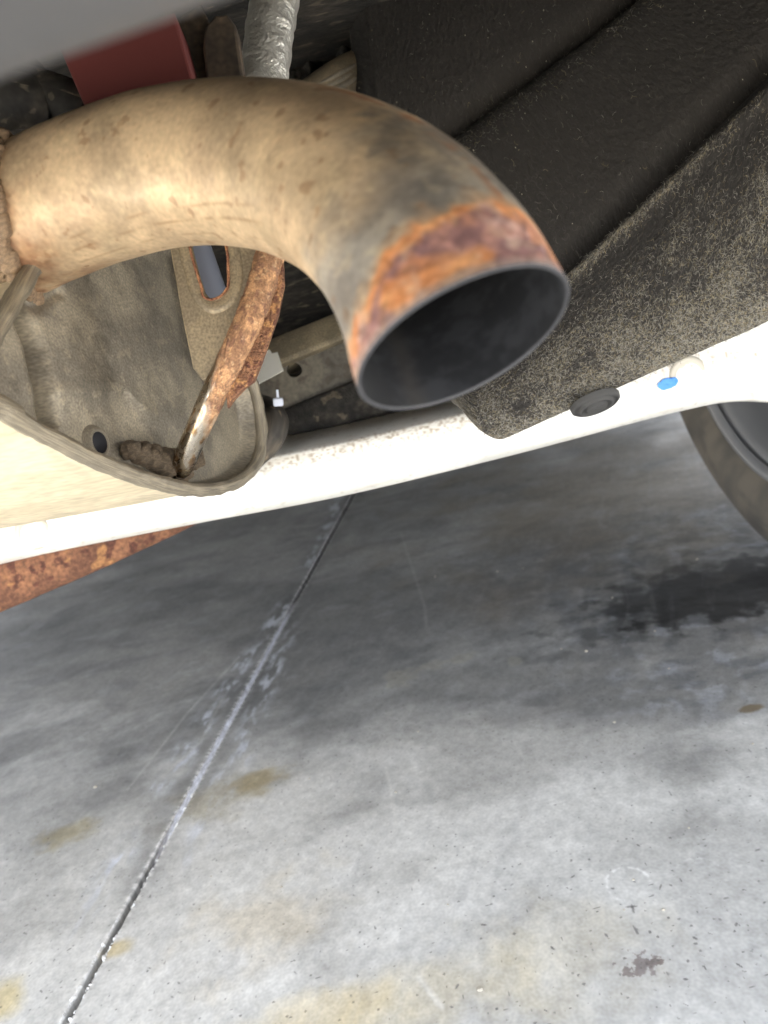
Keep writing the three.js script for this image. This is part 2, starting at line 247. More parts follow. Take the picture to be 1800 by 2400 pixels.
{ // silt at the bottom of the saw cut, lime packed into its middle stretch, crust on its lips
  const bed = []; for (let i = 0; i <= 300; i++) { const s = -0.5 + 2.6 * i / 300, sn = s / JL, y = -0.0085 + 0.0075 * sm(0.1, 0.18, sn) * (1 - sm(0.55, 0.66, sn)) + 0.0012 * fbm(s * 60, 1, 3), c = J0.clone().addScaledVector(JD, s); bed.push([-1, -0.3, 0.3, 1].map((k) => c.clone().addScaledVector(JN, k * 0.0048).setY(y + 0.0008 * n2(s * 200, k * 3)))); }
  const bedTex = tex(64, 1024, (u, v) => { const s = -0.5 + 2.6 * v, sn = s / JL, k = sm(0.08, 0.18, sn) * (1 - sm(0.5, 0.62, sn)); return mix([92, 84, 80], [206, 208, 216], clamp(k + 0.3 * fbm(s * 40, u * 3, 3) * k)).map((q) => q * (1 + 0.2 * fbm(s * 160, u * 6, 2))); });
  add('joint_bed', grid(bed, false, (r, c) => [c / 3, r / 300]), M({ map: bedTex, roughness: 0.95 }), floor);
  const bits = [], base = new THREE.IcosahedronGeometry(1, 0);
  for (let i = 0; i < 1900; i++) {
    const s = -0.1 + 1.1 * rnd() ** 1.3, side = rnd() < 0.55 ? 1 : -1, k = sm(-0.25, 0.25, fbm(s * 40, side * 9, 3)); if (rnd() > k * (1 - 0.7 * sm(0.12, 0.4, s))) continue;
    const r = (0.0003 + 0.0010 * rnd() ** 2) * (1 - 0.6 * sm(0.1, 0.35, s)), c = J0.clone().addScaledVector(JD, s).addScaledVector(JN, side * (0.0034 + 0.0016 * rnd())), g = base.clone();
    g.applyMatrix4(new THREE.Matrix4().compose(c.setY(r * 0.05), new THREE.Quaternion().setFromEuler(new THREE.Euler(rnd() * 6, rnd() * 6, rnd() * 6)), V(r * (0.8 + 2 * rnd() ** 2), r * 0.4, r * (0.8 + 1.5 * rnd() ** 2)))); bits.push(g);
  }
  const crust = add('lime_crust', mergeGeometries(bits), M({ color: new THREE.Color().setRGB(0.56, 0.55, 0.53), roughness: 1 }), floor); crust.userData.kind = 'stuff';
}
// ───────────────────────── the exhaust: silencer, tailpipe, hanger ─────────────────────────
const exhaust = group('exhaust', scene); exhaust.userData = { label: 'rusty tan exhaust with curved open tailpipe and oval silencer hanging under the car', category: 'exhaust' };
const CAPN = V(Math.cos(20 * RAD), 0, Math.sin(20 * RAD)), CAPP = at(480, 1150, 0.485), CAPE = V(Math.sin(20 * RAD), 0, -Math.cos(20 * RAD)), YY = V(0, 1, 0);
const capPt = (x, y) => { const q = onPlane(x, y, CAPP, CAPN).sub(CAPP); return [q.dot(CAPE), q.y]; };
const cap3 = ([f, y], out = 0) => CAPP.clone().addScaledVector(CAPE, f).addScaledVector(YY, y).addScaledVector(CAPN, out);
const silencer = group('silencer', exhaust, 'oval steel silencer caked in beige road dust');
{
  const rimPts = [[0, 962], [100, 1020], [250, 1092], [400, 1140], [480, 1148], [555, 1128], [597, 1088], [610, 1035], [604, 960], [578, 867], [500, 650]].map(([x, y]) => capPt(x, y));
  rimPts.push([0.085, 0.145], [0.05, 0.16], [-0.01, 0.162], [-0.06, 0.155], [-0.1, 0.132], [-0.13, 0.112], [-0.148, 0.096]);
  const rim2 = new THREE.CatmullRomCurve3(rimPts.map(([f, y]) => V(f, y, 0)), true, 'centripetal');
  const N = 420, rim = rim2.getSpacedPoints(N).map((p) => [p.x, p.y]), mid = [-0.03, 0.075];
  const crease = [[125, 560], [85, 690], [125, 800], [160, 975]].map(([x, y]) => capPt(x, y)), crease2 = [[85, 690], [130, 702], [180, 670]].map(([x, y]) => capPt(x, y));
  const pd = (f, y, L) => Math.min(...L.slice(1).map((b, i) => segD(f, y, L[i], b)));
  const foot = capPt(350, 1080);
  const RR = 90, P = [];
  for (let r = 0; r <= RR; r++) {
    const k = Math.pow(r / RR, 0.8), row = [];
    for (let i = 0; i <= N; i++) {
      const [f0, y0] = rim[i % N], f = mid[0] + (f0 - mid[0]) * k, y = mid[1] + (y0 - mid[1]) * k, dr = Math.hypot(f0 - f, y0 - y);
      let o = -0.012 + 0.013 * (1 - sm(0, 0.010, dr)) + 0.004 * sm(0.02, 0.09, dr);
      o -= 0.013 * Math.exp(-((pd(f, y, crease) / 0.0044) ** 2)) + 0.003 * Math.exp(-((pd(f, y, crease2) / 0.0036) ** 2)); o += 0.0006 * fbm(f * 40, y * 40, 3);
      o += 0.006 * Math.exp(-(((f - foot[0]) / 0.03) ** 2) - ((y - foot[1]) / 0.013) ** 2);
      row.push(cap3([f, y], o));
    }
    P.push(row);
  }
  const holeAt = capPt(266, 1030);
  const capG = grid(P, true, (r, c) => { const [f0, y0] = rim[c % N], k = Math.pow(r / RR, 0.8); return [mid[0] + (f0 - mid[0]) * k, mid[1] + (y0 - mid[1]) * k]; });
  { const u = capG.attributes.uv, ix = capG.index.array, keep = []; for (let i = 0; i < ix.length; i += 3) { let f = 0, y = 0; for (let j = 0; j < 3; j++) { f += u.getX(ix[i + j]) / 3; y += u.getY(ix[i + j]) / 3; } if (Math.hypot(f - holeAt[0], y - holeAt[1]) > 0.0068) keep.push(ix[i], ix[i + 1], ix[i + 2]); } capG.setIndex(keep); }
  add('end_cap', capG, MAT.dust, silencer);
  const rc = new THREE.CatmullRomCurve3(rim.filter((_, i) => i % 6 === 0).map((p) => cap3(p, 0.001)), true, 'centripetal');
  add('rolled_seam', roughen(new THREE.TubeGeometry(rc, 420, 0.0045, 10, true), 0.0008, 90), M({ map: rep(dustTex, 0.25), color: new THREE.Color().setRGB(1, 0.98, 0.94), roughness: 0.6, metalness: 0.25 }), silencer);
  const S = []; for (let j = 0; j <= 40; j++) S.push(rim.map(([f, y], i) => { const x = mid[0] + (f - mid[0]) * 1.0, yy = mid[1] + (y - mid[1]) * 1.0, k = 1 + 0.012 * sm(0, 1, j / 6) - 0.05 * sm(36, 40, j); return cap3([mid[0] + (x - mid[0]) * k, mid[1] + (yy - mid[1]) * k], -0.42 * j / 40); })); S.forEach((r) => r.push(r[0].clone()));
  S.push(S[40].map(() => cap3(mid, -0.425)));
  add('shell', grid(S, true), MAT.cream, silencer);
  // drain hole with a raised collar
  const hc = cap3(holeAt, -0.0205), L = new THREE.LatheGeometry([[0.0001, 0.006], [0.0058, 0.006], [0.0059, 0.0115]].map(([r, y]) => new THREE.Vector2(r, y)), 40);
  L.applyMatrix4(new THREE.Matrix4().compose(hc, new THREE.Quaternion().setFromUnitVectors(YY, CAPN), V(1, 1, 1)));
  add('drain_hole', L, MAT.soot, silencer);
  const K = new THREE.LatheGeometry([[0.0059, 0.0114], [0.0064, 0.0122], [0.0074, 0.0121], [0.0086, 0.0108], [0.0104, 0.0085]].map(([r, y]) => new THREE.Vector2(r, y)), 40); K.applyMatrix4(new THREE.Matrix4().compose(hc, new THREE.Quaternion().setFromUnitVectors(YY, CAPN), V(1, 1, 1))); add('hole_collar', K, MAT.dust, silencer);
  // crusted weld foot under the hanger
  const bits = [];
  for (const [x, y, rx] of [[318, 1052, 0.006], [340, 1060, 0.008], [362, 1068, 0.009], [386, 1076, 0.0095], [410, 1082, 0.010], [436, 1082, 0.0105], [460, 1076, 0.009], [400, 1100, 0.007], [440, 1106, 0.007]]) {
    const g = new THREE.IcosahedronGeometry(rx, 4); g.scale(1, 0.8, 0.75); g.computeVertexNormals(); roughen(g, rx * 0.3, 190, 4); g.translate(...cap3(capPt(x, y), -0.0035).toArray()); bits.push(g);
  }
  add('weld_foot', mergeGeometries(bits), M({ map: rep(dustTex, 0.6), color: new THREE.Color().setRGB(1.0, 0.84, 0.7), bumpMap: rep(rustBump, 0.2), bumpScale: 0.002, roughness: 0.85 }), silencer);
}
{ // tailpipe
  const path = spline([[-330, 900, 0.50], [-230, 765, 0.455], [-110, 640, 0.415], [40, 530, 0.386], [220, 448, 0.366], [410, 395, 0.348], [600, 391, 0.328], [780, 436, 0.30], [925, 532, 0.268], [1025, 665, 0.242], [1088, 808, 0.224]].map((a) => at(...a)));
  const LEN = path.getLength(), R = 0.0335;
  const w = 640, h = 320, CIR = 2 * Math.PI * R;
  const pipeTex = tex(w, h, (u, v) => {
    const s = u * LEN, c0 = v * CIR, toLip = LEN - s, ang = v * 2 * Math.PI;
    const cx = Math.cos(ang) * R, sx = Math.sin(ang) * R, nn = (f, o = 4, k = 0) => fbm3(s * f + k, cx * f, sx * f, o);
    let c = mix([182, 157, 126], [204, 177, 142], sm(-0.5, 0.5, nn(38, 4)));                                // straw heat tint and dust
    c = mix(c, [140, 124, 100], sm(-0.1, 0.8, nn(26, 5, 9)) * 0.4); c = mix(c, [206, 182, 144], sm(0.3, 0.7, nn(60, 3, 4)) * 0.25);
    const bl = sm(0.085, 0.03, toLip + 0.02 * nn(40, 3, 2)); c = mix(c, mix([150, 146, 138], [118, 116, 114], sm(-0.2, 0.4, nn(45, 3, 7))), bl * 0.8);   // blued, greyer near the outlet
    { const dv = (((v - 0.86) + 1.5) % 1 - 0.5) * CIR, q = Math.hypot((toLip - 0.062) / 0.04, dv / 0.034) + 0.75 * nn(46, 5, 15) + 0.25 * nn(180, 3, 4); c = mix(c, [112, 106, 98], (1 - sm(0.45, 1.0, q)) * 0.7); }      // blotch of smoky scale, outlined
    // seam line with rust runs
    const da = Math.abs(((v - 0.885 + 0.012 * nn(30, 2) + 1.5) % 1) - 0.5) * CIR; c = mix(c, [150, 92, 58], Math.exp(-((da / 0.003) ** 2)) * sm(0.17, 0.09, toLip) * sm(-0.2, 0.35, nn(70, 3, 1)) * 0.75);
    // bend scratches on the inner side
    for (const [q, k] of [[0.155, 0.35], [0.185, 0.45], [0.225, 0.3]]) { const d = Math.abs(v - q) * CIR; c = mix(c, [126, 96, 66], Math.exp(-((d / 0.0007) ** 2)) * k * sm(0.1, 0.14, toLip) * sm(-0.3, 0.3, nn(60, 2, 5))); }
    // mottled rust where it is welded in
    const root = sm(0.115, 0.04, s - 0.145 + 0.03 * nn(50, 4, 8)); c = mix(c, mix([120, 78, 54], [164, 120, 84], sm(-0.3, 0.4, nn(90, 3))), root * 0.85 * sm(-0.7, 0.1, nn(60, 3, 12)));
    // rust collar at the outlet, bright front edge and purple-brown scale inside it
    const W = 0.013 + 0.0135 * Math.max(0, Math.cos(ang + 0.35)) ** 0.8 + 0.005 * nn(40, 3, 20) + 0.003 * nn(110, 3, 3), k = W - toLip, rk = sm(-0.0026, 0.0022, k + 0.001 * nn(260, 2, 5));
    c = mix(c, [196, 152, 112], sm(-0.009, 0, k + 0.005 * nn(90, 3, 90)) * 0.5);                       // rust stain bleeding into the steel
    if (rk > 0) {
      let r = mix([222, 158, 106], [204, 134, 86], sm(-0.4, 0.4, nn(80, 3)));
      const scale = sm(0.003, 0.009, k + 0.005 * nn(60, 3, 33)) * sm(-0.45, 0.0, nn(45, 3, 14) + 0.1); r = mix(r, mix([180, 132, 118], [138, 102, 100], sm(-0.3, 0.4, nn(75, 4, 6))), scale);
      r = mix(r, [208, 180, 164], sm(0.25, 0.6, nn(90, 3, 41)) * 0.45); r = mix(r, [206, 130, 78], sm(0.3, 0.6, nn(60, 3, 52)) * 0.5); r = mix(r, [150, 136, 130], sm(0.0045, 0.001, toLip + 0.001 * nn(200, 2)) * 0.7); c = mix(c, r.map((q) => q * (1 + 0.1 * nn(420, 3, 8))), rk * 0.95);
    }
    c = mix(c, [130, 96, 68], sm(0.56, 0.72, nn(130, 3, 61)) * 0.4); c = mix(c, [216, 192, 152], sm(0.4, 0.7, nn(120, 4, 77)) * 0.25);
    const f = 1 + 0.08 * nn(420, 2); return c.map((q) => q * f);
  });
  pipeTex.wrapS = THREE.ClampToEdgeWrapping; pipeTex.wrapT = THREE.RepeatWrapping;
  const n = 240, ring = 120, out = [], inn = [], cut = CR.clone().multiplyScalar(0.4).addScaledVector(CU, -0.88).addScaledVector(CB, 0.27).normalize();   // the outlet is sawn off at a slant
  for (let i = 0; i <= n; i++) {
    const t = i / n, c = path.getPointAt(t), T = path.getTangentAt(t), A = CB.clone().addScaledVector(T, -CB.dot(T)).normalize(), B = T.clone().cross(A), a = [], b = [];
    for (let k = 0; k <= ring; k++) { const q = (k % ring) / ring * 2 * Math.PI, d = A.clone().multiplyScalar(Math.cos(q)).addScaledVector(B, Math.sin(q)), r = R + 0.00025 * fbm3(c.x * 40 + d.x, c.y * 40 + d.y, d.z, 2); const sl = -R * d.dot(cut) / T.dot(cut) * sm(0.72, 1, t); a.push(c.clone().addScaledVector(d, r).addScaledVector(T, sl)); b.push(c.clone().addScaledVector(d, R - 0.0013).addScaledVector(T, sl)); }
    out.push(a); if (i > n * 0.45) inn.push(b);
  }
  const Te = path.getTangentAt(1), last = out[n].map((q, k) => q.clone().lerp(inn[inn.length - 1][k], 0.25).addScaledVector(Te, 0.0005));
  const rough = gtex(512, 256, (u, v) => 0.5 + 0.2 * fbm(u * 20, v * 14, 4));
  const pipeBump = gtex(w, h, (u, v) => { const s = u * LEN, t = LEN - s, g = v * 2 * Math.PI, f = (q, o, k = 0) => fbm3(s * q + k, Math.cos(g) * R * q, Math.sin(g) * R * q, o); return 0.5 + 0.06 * f(260, 2) + 0.16 * f(330, 3, 7) * sm(0.03, 0.018, t); });
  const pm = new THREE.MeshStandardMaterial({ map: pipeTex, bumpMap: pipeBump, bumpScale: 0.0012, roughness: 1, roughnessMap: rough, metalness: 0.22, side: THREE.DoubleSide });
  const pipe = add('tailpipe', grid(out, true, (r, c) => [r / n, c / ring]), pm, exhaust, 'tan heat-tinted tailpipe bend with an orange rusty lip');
  const lip2 = inn[inn.length - 1].map((q, k) => q.clone().lerp(out[n][k], 0.25).addScaledVector(Te, 0.0005));
  add('lip', grid([out[n], last, lip2, inn[inn.length - 1]], true), M({ color: new THREE.Color().setRGB(0.06, 0.06, 0.065), roughness: 0.7, metalness: 0.4 }), pipe);
  const sootTex = tex(512, 256, (u, v) => { const a = fbm(u * 14, v * 8, 4), seam = Math.exp(-(((v - 0.42) * 50) ** 2)); return mix(mix([20, 21, 24], [40, 41, 44], sm(-0.3, 0.7, a + 0.5 * fbm(u * 60, v * 40, 3))), [54, 50, 46], seam * 0.6); });
  add('bore', grid(inn.reverse(), true, (r, c) => [r / inn.length, c / ring]), M({ map: sootTex, roughness: 0.8 }), pipe, 'soot-blackened inside of the tailpipe');
  // rusty socket the pipe is welded into
  let tj = 0.3; { const v = V(); while (tj < 0.6 && v.copy(path.getPointAt(tj)).sub(CP).dot(CR) / -v.dot(CB) * 1800 + 900 < 30) tj += 0.002; }
  const slant = (a) => tj + 0.01 + 0.044 * Math.cos(a) - 0.012 * Math.sin(a) + 0.006 * n2(Math.cos(a) * 3 + 5, Math.sin(a) * 3), ringAt = (t, a, r) => { const c = path.getPointAt(t), T = path.getTangentAt(t), A = CB.clone().addScaledVector(T, -CB.dot(T)).normalize(), B = T.clone().cross(A); return c.addScaledVector(A, Math.cos(a) * r).addScaledVector(B, Math.sin(a) * r); };
  const soc = []; for (let i = 0; i <= 40; i++) { const row = []; for (let k = 0; k <= 90; k++) { const a = (k % 90) / 90 * 2 * Math.PI, e = slant(a), t = 0.05 + (e - 0.05) * i / 40; row.push(ringAt(t, a, i === 40 ? R - 0.0005 : R + 0.0034 + 0.0007 * fbm(i / 6, Math.cos(a) * 4 + Math.sin(a) * 3, 3))); } soc.push(row); }
  add('socket', grid(soc, true), M({ map: rep(dustTex, 0.2), color: new THREE.Color().setRGB(0.95, 0.76, 0.62), bumpMap: rep(rustBump, 0.06), bumpScale: 0.0012, roughness: 0.85 }), pipe, 'rust-mottled socket holding the tailpipe');
  const bits = [];
  for (let i = 0; i < 74; i++) { const a = i / 74 * 2 * Math.PI, g = new THREE.IcosahedronGeometry(0.0032 + 0.0018 * rnd(), 3); roughen(g, 0.0008, 200, 3); g.scale(1, 0.9 + 0.3 * rnd(), 1); g.translate(...ringAt(slant(a) + 0.004 * (rnd() - 0.5), a, R + 0.0012).toArray()); bits.push(g); }
  add('weld_bead', mergeGeometries(bits), M({ map: rep(dustTex, 1), color: new THREE.Color().setRGB(0.98, 0.76, 0.6), roughness: 0.75 }), pipe);
}
{ // stamped hanger bracket with its slot and pressed round bar
  const pl = [[388, 440, 0.428], [402, 580, 0.428], [430, 740, 0.428], [456, 862, 0.428], [476, 888, 0.428], [505, 878, 0.428], [560, 800, 0.428], [640, 640, 0.428], [655, 440, 0.428]].map((a) => at(...a));
  const hole = []; const hl = [[437, 470], [446, 580], [462, 640], [474, 678]], hr = [[536, 655], [534, 600], [528, 560], [520, 470]];
  for (const [x, y] of hl) hole.push(at(x, y, 0.428)); for (let i = 1; i < 8; i++) { const a = Math.PI * (1 - i / 8); hole.push(at(505 + 32 * Math.cos(a), 672 + 30 * Math.sin(a) - 10 * Math.cos(a), 0.428)); } for (const [x, y] of hr) hole.push(at(x, y, 0.428));
  const br = group('hanger_bracket', exhaust, 'stamped steel hanger bracket with a long slot');
  const bm = M({ map: rep(dustTex, 0.3), color: new THREE.Color().setRGB(1.25, 1.15, 0.98), roughness: 0.5, metalness: 0.35 });
  add('bracket_plate', plate(pl, 0.0025, 0.0008, hole), bm, br);
  add('slot_flange', sweep(spline([[424, 470], [433, 580], [450, 645], [464, 692], [497, 722], [535, 708], [556, 660], [552, 600], [544, 560], [538, 470]].map(([x, y]) => at(x, y, 0.4285))), () => 0.0042, 80, 16, CB, { flat: 0.55 }), bm, br);
  add('slot_edge', sweep(spline(hole.map((p) => p.clone().addScaledVector(CB, 0.0012))), () => 0.0008, 80, 8), MAT.rust, br);
  const bar = spline([[655, 420, 0.43], [642, 560, 0.426], [606, 690, 0.421], [556, 810, 0.417], [508, 905, 0.422], [466, 1000, 0.432], [438, 1066, 0.446], [425, 1096, 0.464]].map((a) => at(...a))), BL = bar.getLength();
  const kk = (u, v) => sm(0.06, -0.05, v - 0.66 + 0.10 * Math.cos(2 * Math.PI * (u - 0.22)) + 0.05 * fbm(u * 6, v * 14, 4));          // 1 = rust scale, 0 = bright steel
  const barTex = tex(256, 1024, (u, v) => { const k = kk(u, v); let r = mix([132, 98, 72], [178, 136, 98], sm(-0.4, 0.5, fbm(u * 7, v * 26, 4))); r = mix(r, [112, 80, 64], sm(0.1, 0.6, fbm(u * 9 + 4, v * 34, 4)) * 0.7); r = mix(r, [196, 168, 130], sm(0.3, 0.7, fbm(u * 14 + 8, v * 60, 3)) * 0.45); const f = 1 + 0.2 * fbm(u * 40, v * 160, 2); const st = mix([188, 176, 158], [156, 126, 94], sm(0, 0.6, fbm(u * 8 + 30, v * 20, 4))); return mix(st, r, k).map((q) => q * (k > 0.5 ? f : 1)); });
  const one = (f) => gtex(256, 1024, f);
  const bg = sweep(bar, (t, a) => { const u = a / 2 / Math.PI, k = kk(u, t); return 0.0068 + 0.0010 * sm(0.62, 0.2, t) + k * (0.0004 + 0.0006 * fbm(Math.cos(a) * 3 + 9, t * 40 + Math.sin(a) * 3, 4)); }, 400, 96, CB);
  { const p = bg.attributes.uv, ring = 97, rows = p.count / ring; for (let i = 0; i < p.count; i++) p.setXY(i, (i % ring) / 96, clamp((Math.floor(i / ring) - 1) / (rows - 3))); }
  add('hanger_bar', bg, M({ map: barTex, metalness: 1, metalnessMap: one((u, v) => 1 - kk(u, v)), roughness: 1, roughnessMap: one((u, v) => 0.27 + 0.1 * fbm(u * 10, v * 30, 3) + 0.62 * kk(u, v)) }), br, 'pressed steel bar flaking with rust above and bright below');
  const fl = [[642, 440], [658, 585], [662, 665], [648, 735], [612, 840], [592, 890], [572, 905], [548, 930], [535, 950], [530, 880], [580, 760], [615, 640], [612, 440]].map(([x, y]) => at(x, y, 0.423));
  add('side_flange', plate(fl, 0.004, 0.001), M({ map: rep(rustTex, 0.12), color: new THREE.Color().setRGB(0.85, 0.9, 0.9), bumpMap: rep(rustBump, 0.04), bumpScale: 0.002, roughness: 0.95 }), br);
}

// ───────────────────────── the car above ─────────────────────────
const car = group('car', scene); car.userData = { label: 'white car seen from below its rear bumper with dirty underbody', category: 'car' };
const paint = M({ color: new THREE.Color().setRGB(0.8, 0.79, 0.76), roughness: 0.3 });
const box = (name, [x0, x1], [y0, y1], [z0, z1], r, mat, parent, label) => { const g = new RoundedBoxGeometry(x1 - x0, y1 - y0, z1 - z0, 4, r); g.translate((x0 + x1) / 2, (y0 + y1) / 2, (z0 + z1) / 2); return add(name, g, mat, parent, label); };
box('body_shell', [-1.2, 0.86], [0.668, 1.5], [-4.2, 0.04], 0.10, paint, car);  // unseen upper bulk; right side widened past the wheel to shade the floor
box('rear_floor', [-1.1, 0.70], [0.64, 0.672], [-0.85, -0.02], 0.01, MAT.black, car);
box('floor_pan', [-1.12, 0.78], [0.25, 0.42], [-4.0, -1.16], 0.02, MAT.black, car);  // unseen, set low to darken the floor beneath
box('fuel_tank', [-1.0, 0.38], [0.27, 0.44], [-1.2, -0.85], 0.05, MAT.black, car);
box('side_sill', [-1.2, -1.13], [0.17, 0.7], [-3.2, -1.15], 0.02, paint, car); box('side_sill', [0.78, 0.86], [0.14, 0.7], [-3.2, -1.15], 0.02, paint, car);  // unseen sills, set low and wide to keep light off the floor
box('quarter_panel', [-1.2, -1.15], [0.36, 0.7], [-0.5, -0.02], 0.02, paint, car); box('quarter_panel', [0.82, 0.86], [0.36, 0.7], [-0.46, -0.06], 0.02, paint, car);
box('front_apron', [-1.2, 0.86], [0.16, 0.7], [-4.2, -4.05], 0.03, paint, car);  // unseen front end, added to stop light getting under the car
box('bulkhead', [-1.1, 0.40], [0.30, 0.645], [-0.84, -0.80], 0.008, MAT.black, car);
{ // bumper: rounded lower valance running across the back of the car, just over the lens
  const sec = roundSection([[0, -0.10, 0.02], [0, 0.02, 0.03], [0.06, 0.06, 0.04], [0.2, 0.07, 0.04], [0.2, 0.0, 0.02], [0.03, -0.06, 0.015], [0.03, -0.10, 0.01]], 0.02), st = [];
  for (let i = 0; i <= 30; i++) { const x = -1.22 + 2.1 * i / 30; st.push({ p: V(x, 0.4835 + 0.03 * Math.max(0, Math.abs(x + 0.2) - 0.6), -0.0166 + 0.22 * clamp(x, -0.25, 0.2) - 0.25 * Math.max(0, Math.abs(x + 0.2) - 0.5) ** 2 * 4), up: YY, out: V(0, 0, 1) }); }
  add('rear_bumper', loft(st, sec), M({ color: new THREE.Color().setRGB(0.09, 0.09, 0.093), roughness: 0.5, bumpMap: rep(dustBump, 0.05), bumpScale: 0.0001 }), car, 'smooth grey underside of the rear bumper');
}
const rail = group('cross_rail', car, 'bright white painted cross rail');
{
  const low = [[-40, 1334, 0.645], [100, 1302, 0.645], [450, 1232, 0.648], [800, 1166, 0.65], [1200, 1070, 0.652], [1600, 966, 0.656], [1720, 945, 0.657], [1860, 950, 0.66], [1960, 950, 0.66]].map((a) => at(...a)), c = spline(low), st = [];
  for (let i = 0; i <= 90; i++) { const t = i / 90; st.push({ p: c.getPointAt(t), up: YY, out: V(0, 0, 1), ku: 1 + 0.9 * sm(0.78, 0.95, t) - 0.25 * sm(0.1, 0, t) }); }
  const dirt = tex(1024, 256, (u, v) => { const x = u * 40, y = v * 10; let k = [232, 229, 220]; k = mix(k, [150, 128, 100], sm(0.3, 0.8, fbm(x, y, 5)) * 0.12 ); k = mix(k, [120, 96, 70], Math.exp(-(((u * 0.5 - 0.118) / 0.009) ** 2)) * sm(-0.1, 0.7, fbm(x * 3.2 + 5, y * 30, 5)) * 0.55); return mix(k, [120, 104, 84], sm(0.3, 0.9, fbm(x * 1.5 + 25, y * 8, 5)) * 0.2); });
  const sec = roundSection([[0.004, -0.06], [0, 0.0, 0.006], [0.014, 0.02, 0.003], [0.048, 0.010, 0.008], [0.051, -0.06]], 0.006);
  add('rail', loft(st, sec), M({ map: rep(dirt, 0.5), roughness: 0.35 }), rail);
  const rp = (x, y, d) => at(x, y, d);
  const plug = (x, y, d, r, tilt) => { const g = new THREE.LatheGeometry([[0.0001, 0.001], [r * 0.62, 0.0015], [r * 0.7, 0.0055], [r * 0.86, 0.006], [r, 0.003], [r * 1.02, -0.004]].map(([a, b]) => new THREE.Vector2(a, b * 0.45)), 40); g.applyMatrix4(new THREE.Matrix4().compose(rp(x, y, d), new THREE.Quaternion().setFromUnitVectors(YY, V(0, tilt, 1).normalize()), V(1, 1, 1))); add('plug', g, M({ color: new THREE.Color().setRGB(0.5, 0.46, 0.38), roughness: 0.5 }), rail); };
  plug(1612, 880, 0.6335, 0.016, 0.1); plug(78, 1247, 0.624, 0.0145, 0.1);
  const blob = new THREE.IcosahedronGeometry(0.006, 3); blob.scale(1.5, 0.8, 0.2); roughen(blob, 0.0012, 200); blob.translate(...rp(1566, 899, 0.631).toArray()); add('paint_mark', blob, M({ color: new THREE.Color().setRGB(0.08, 0.28, 0.75), roughness: 0.6 }), rail, 'small blue paint mark');
}
{ // rusty arm below the rail
  const arm = spline([[720, 1030, 0.80], [480, 1152, 0.76], [250, 1250, 0.72], [0, 1346, 0.69], [-280, 1450, 0.66]].map((a) => at(...a))), st = [];
  for (let i = 0; i <= 60; i++) { const t = i / 60; st.push({ p: arm.getPointAt(t), up: YY, out: V(0, 0, 1), ku: 0.7 + 0.5 * t, ko: 1 }); }
  add('suspension_arm', roughen(loft(st, roundSection([[-0.027, -0.02], [-0.028, 0.02], [0.028, 0.02], [0.028, -0.02]], 0.01, 5)), 0.0003, 60), MAT.rustBig, car, 'rust-brown suspension arm behind the white rail');
}
{ // dark cross member seen through the bend of the pipe
  const cm = group('cross_member', car, 'dark grey cross member with a round hole');
  const A = at(480, 856, 0.70), B = at(1060, 622, 0.73), ex = B.clone().sub(A).normalize(), out = CB.clone().addScaledVector(ex, -CB.dot(ex)).normalize(), up = out.clone().cross(ex).normalize(); const L = A.distanceTo(B);
  const st = [0, 1].map((t) => ({ p: A.clone().lerp(B, t), up, out }));
  add('upper_flange', loft(st, roundSection([[0, -0.05], [0, 0.0], [-0.025, 0.014], [-0.029, 0.014], [-0.029, -0.05]], 0.003)), M({ map: rep(dustTex, 0.3), color: new THREE.Color().setRGB(1.0, 0.94, 0.8), roughness: 0.8 }), cm);
  const q = (u, v, o) => A.clone().addScaledVector(ex, u).addScaledVector(up, v).addScaledVector(out, o);
  const hc0 = at(690, 868, 0.71).sub(A), hu = hc0.dot(ex), hv = hc0.dot(up), hole = []; for (let i = 0; i < 32; i++) hole.push(q(hu + 0.0072 * Math.cos(i * Math.PI / 16), hv + 0.0072 * Math.sin(i * Math.PI / 16), 0));
  add('web', plate([q(0, -0.027, 0), q(L, -0.027, 0), q(L, -0.09, 0), q(0, -0.09, 0)], 0.003, 0.0005, hole), MAT.greyPaint, cm);
  add('inner_web', plate([q(0, -0.02, -0.04), q(L, -0.02, -0.04), q(L, -0.11, -0.04), q(0, -0.11, -0.04)], 0.003, 0.0005), MAT.greyPaint, cm);
  add('lower_flange', loft(st.map((s) => ({ ...s, p: s.p.clone().addScaledVector(up, -0.064) })), roundSection([[0, -0.002], [-0.004, 0.012], [-0.022, 0.016], [-0.026, 0.01], [-0.05, 0.006], [-0.05, -0.03], [0, -0.03]], 0.003)), MAT.black, cm);
  const lb = [[594, 838], [632, 820], [637, 829], [650, 826], [664, 868], [604, 900]].map(([x, y]) => onPlane(x, y, q(0.03, -0.0125, 0.0092), out.clone().addScaledVector(up, 0.56).normalize()));
  add('paper_label', plate(lb, 0.0006, 0.0002), M({ color: new THREE.Color().setRGB(0.8, 0.78, 0.7), roughness: 0.7 }), cm, 'torn white paper label');
}
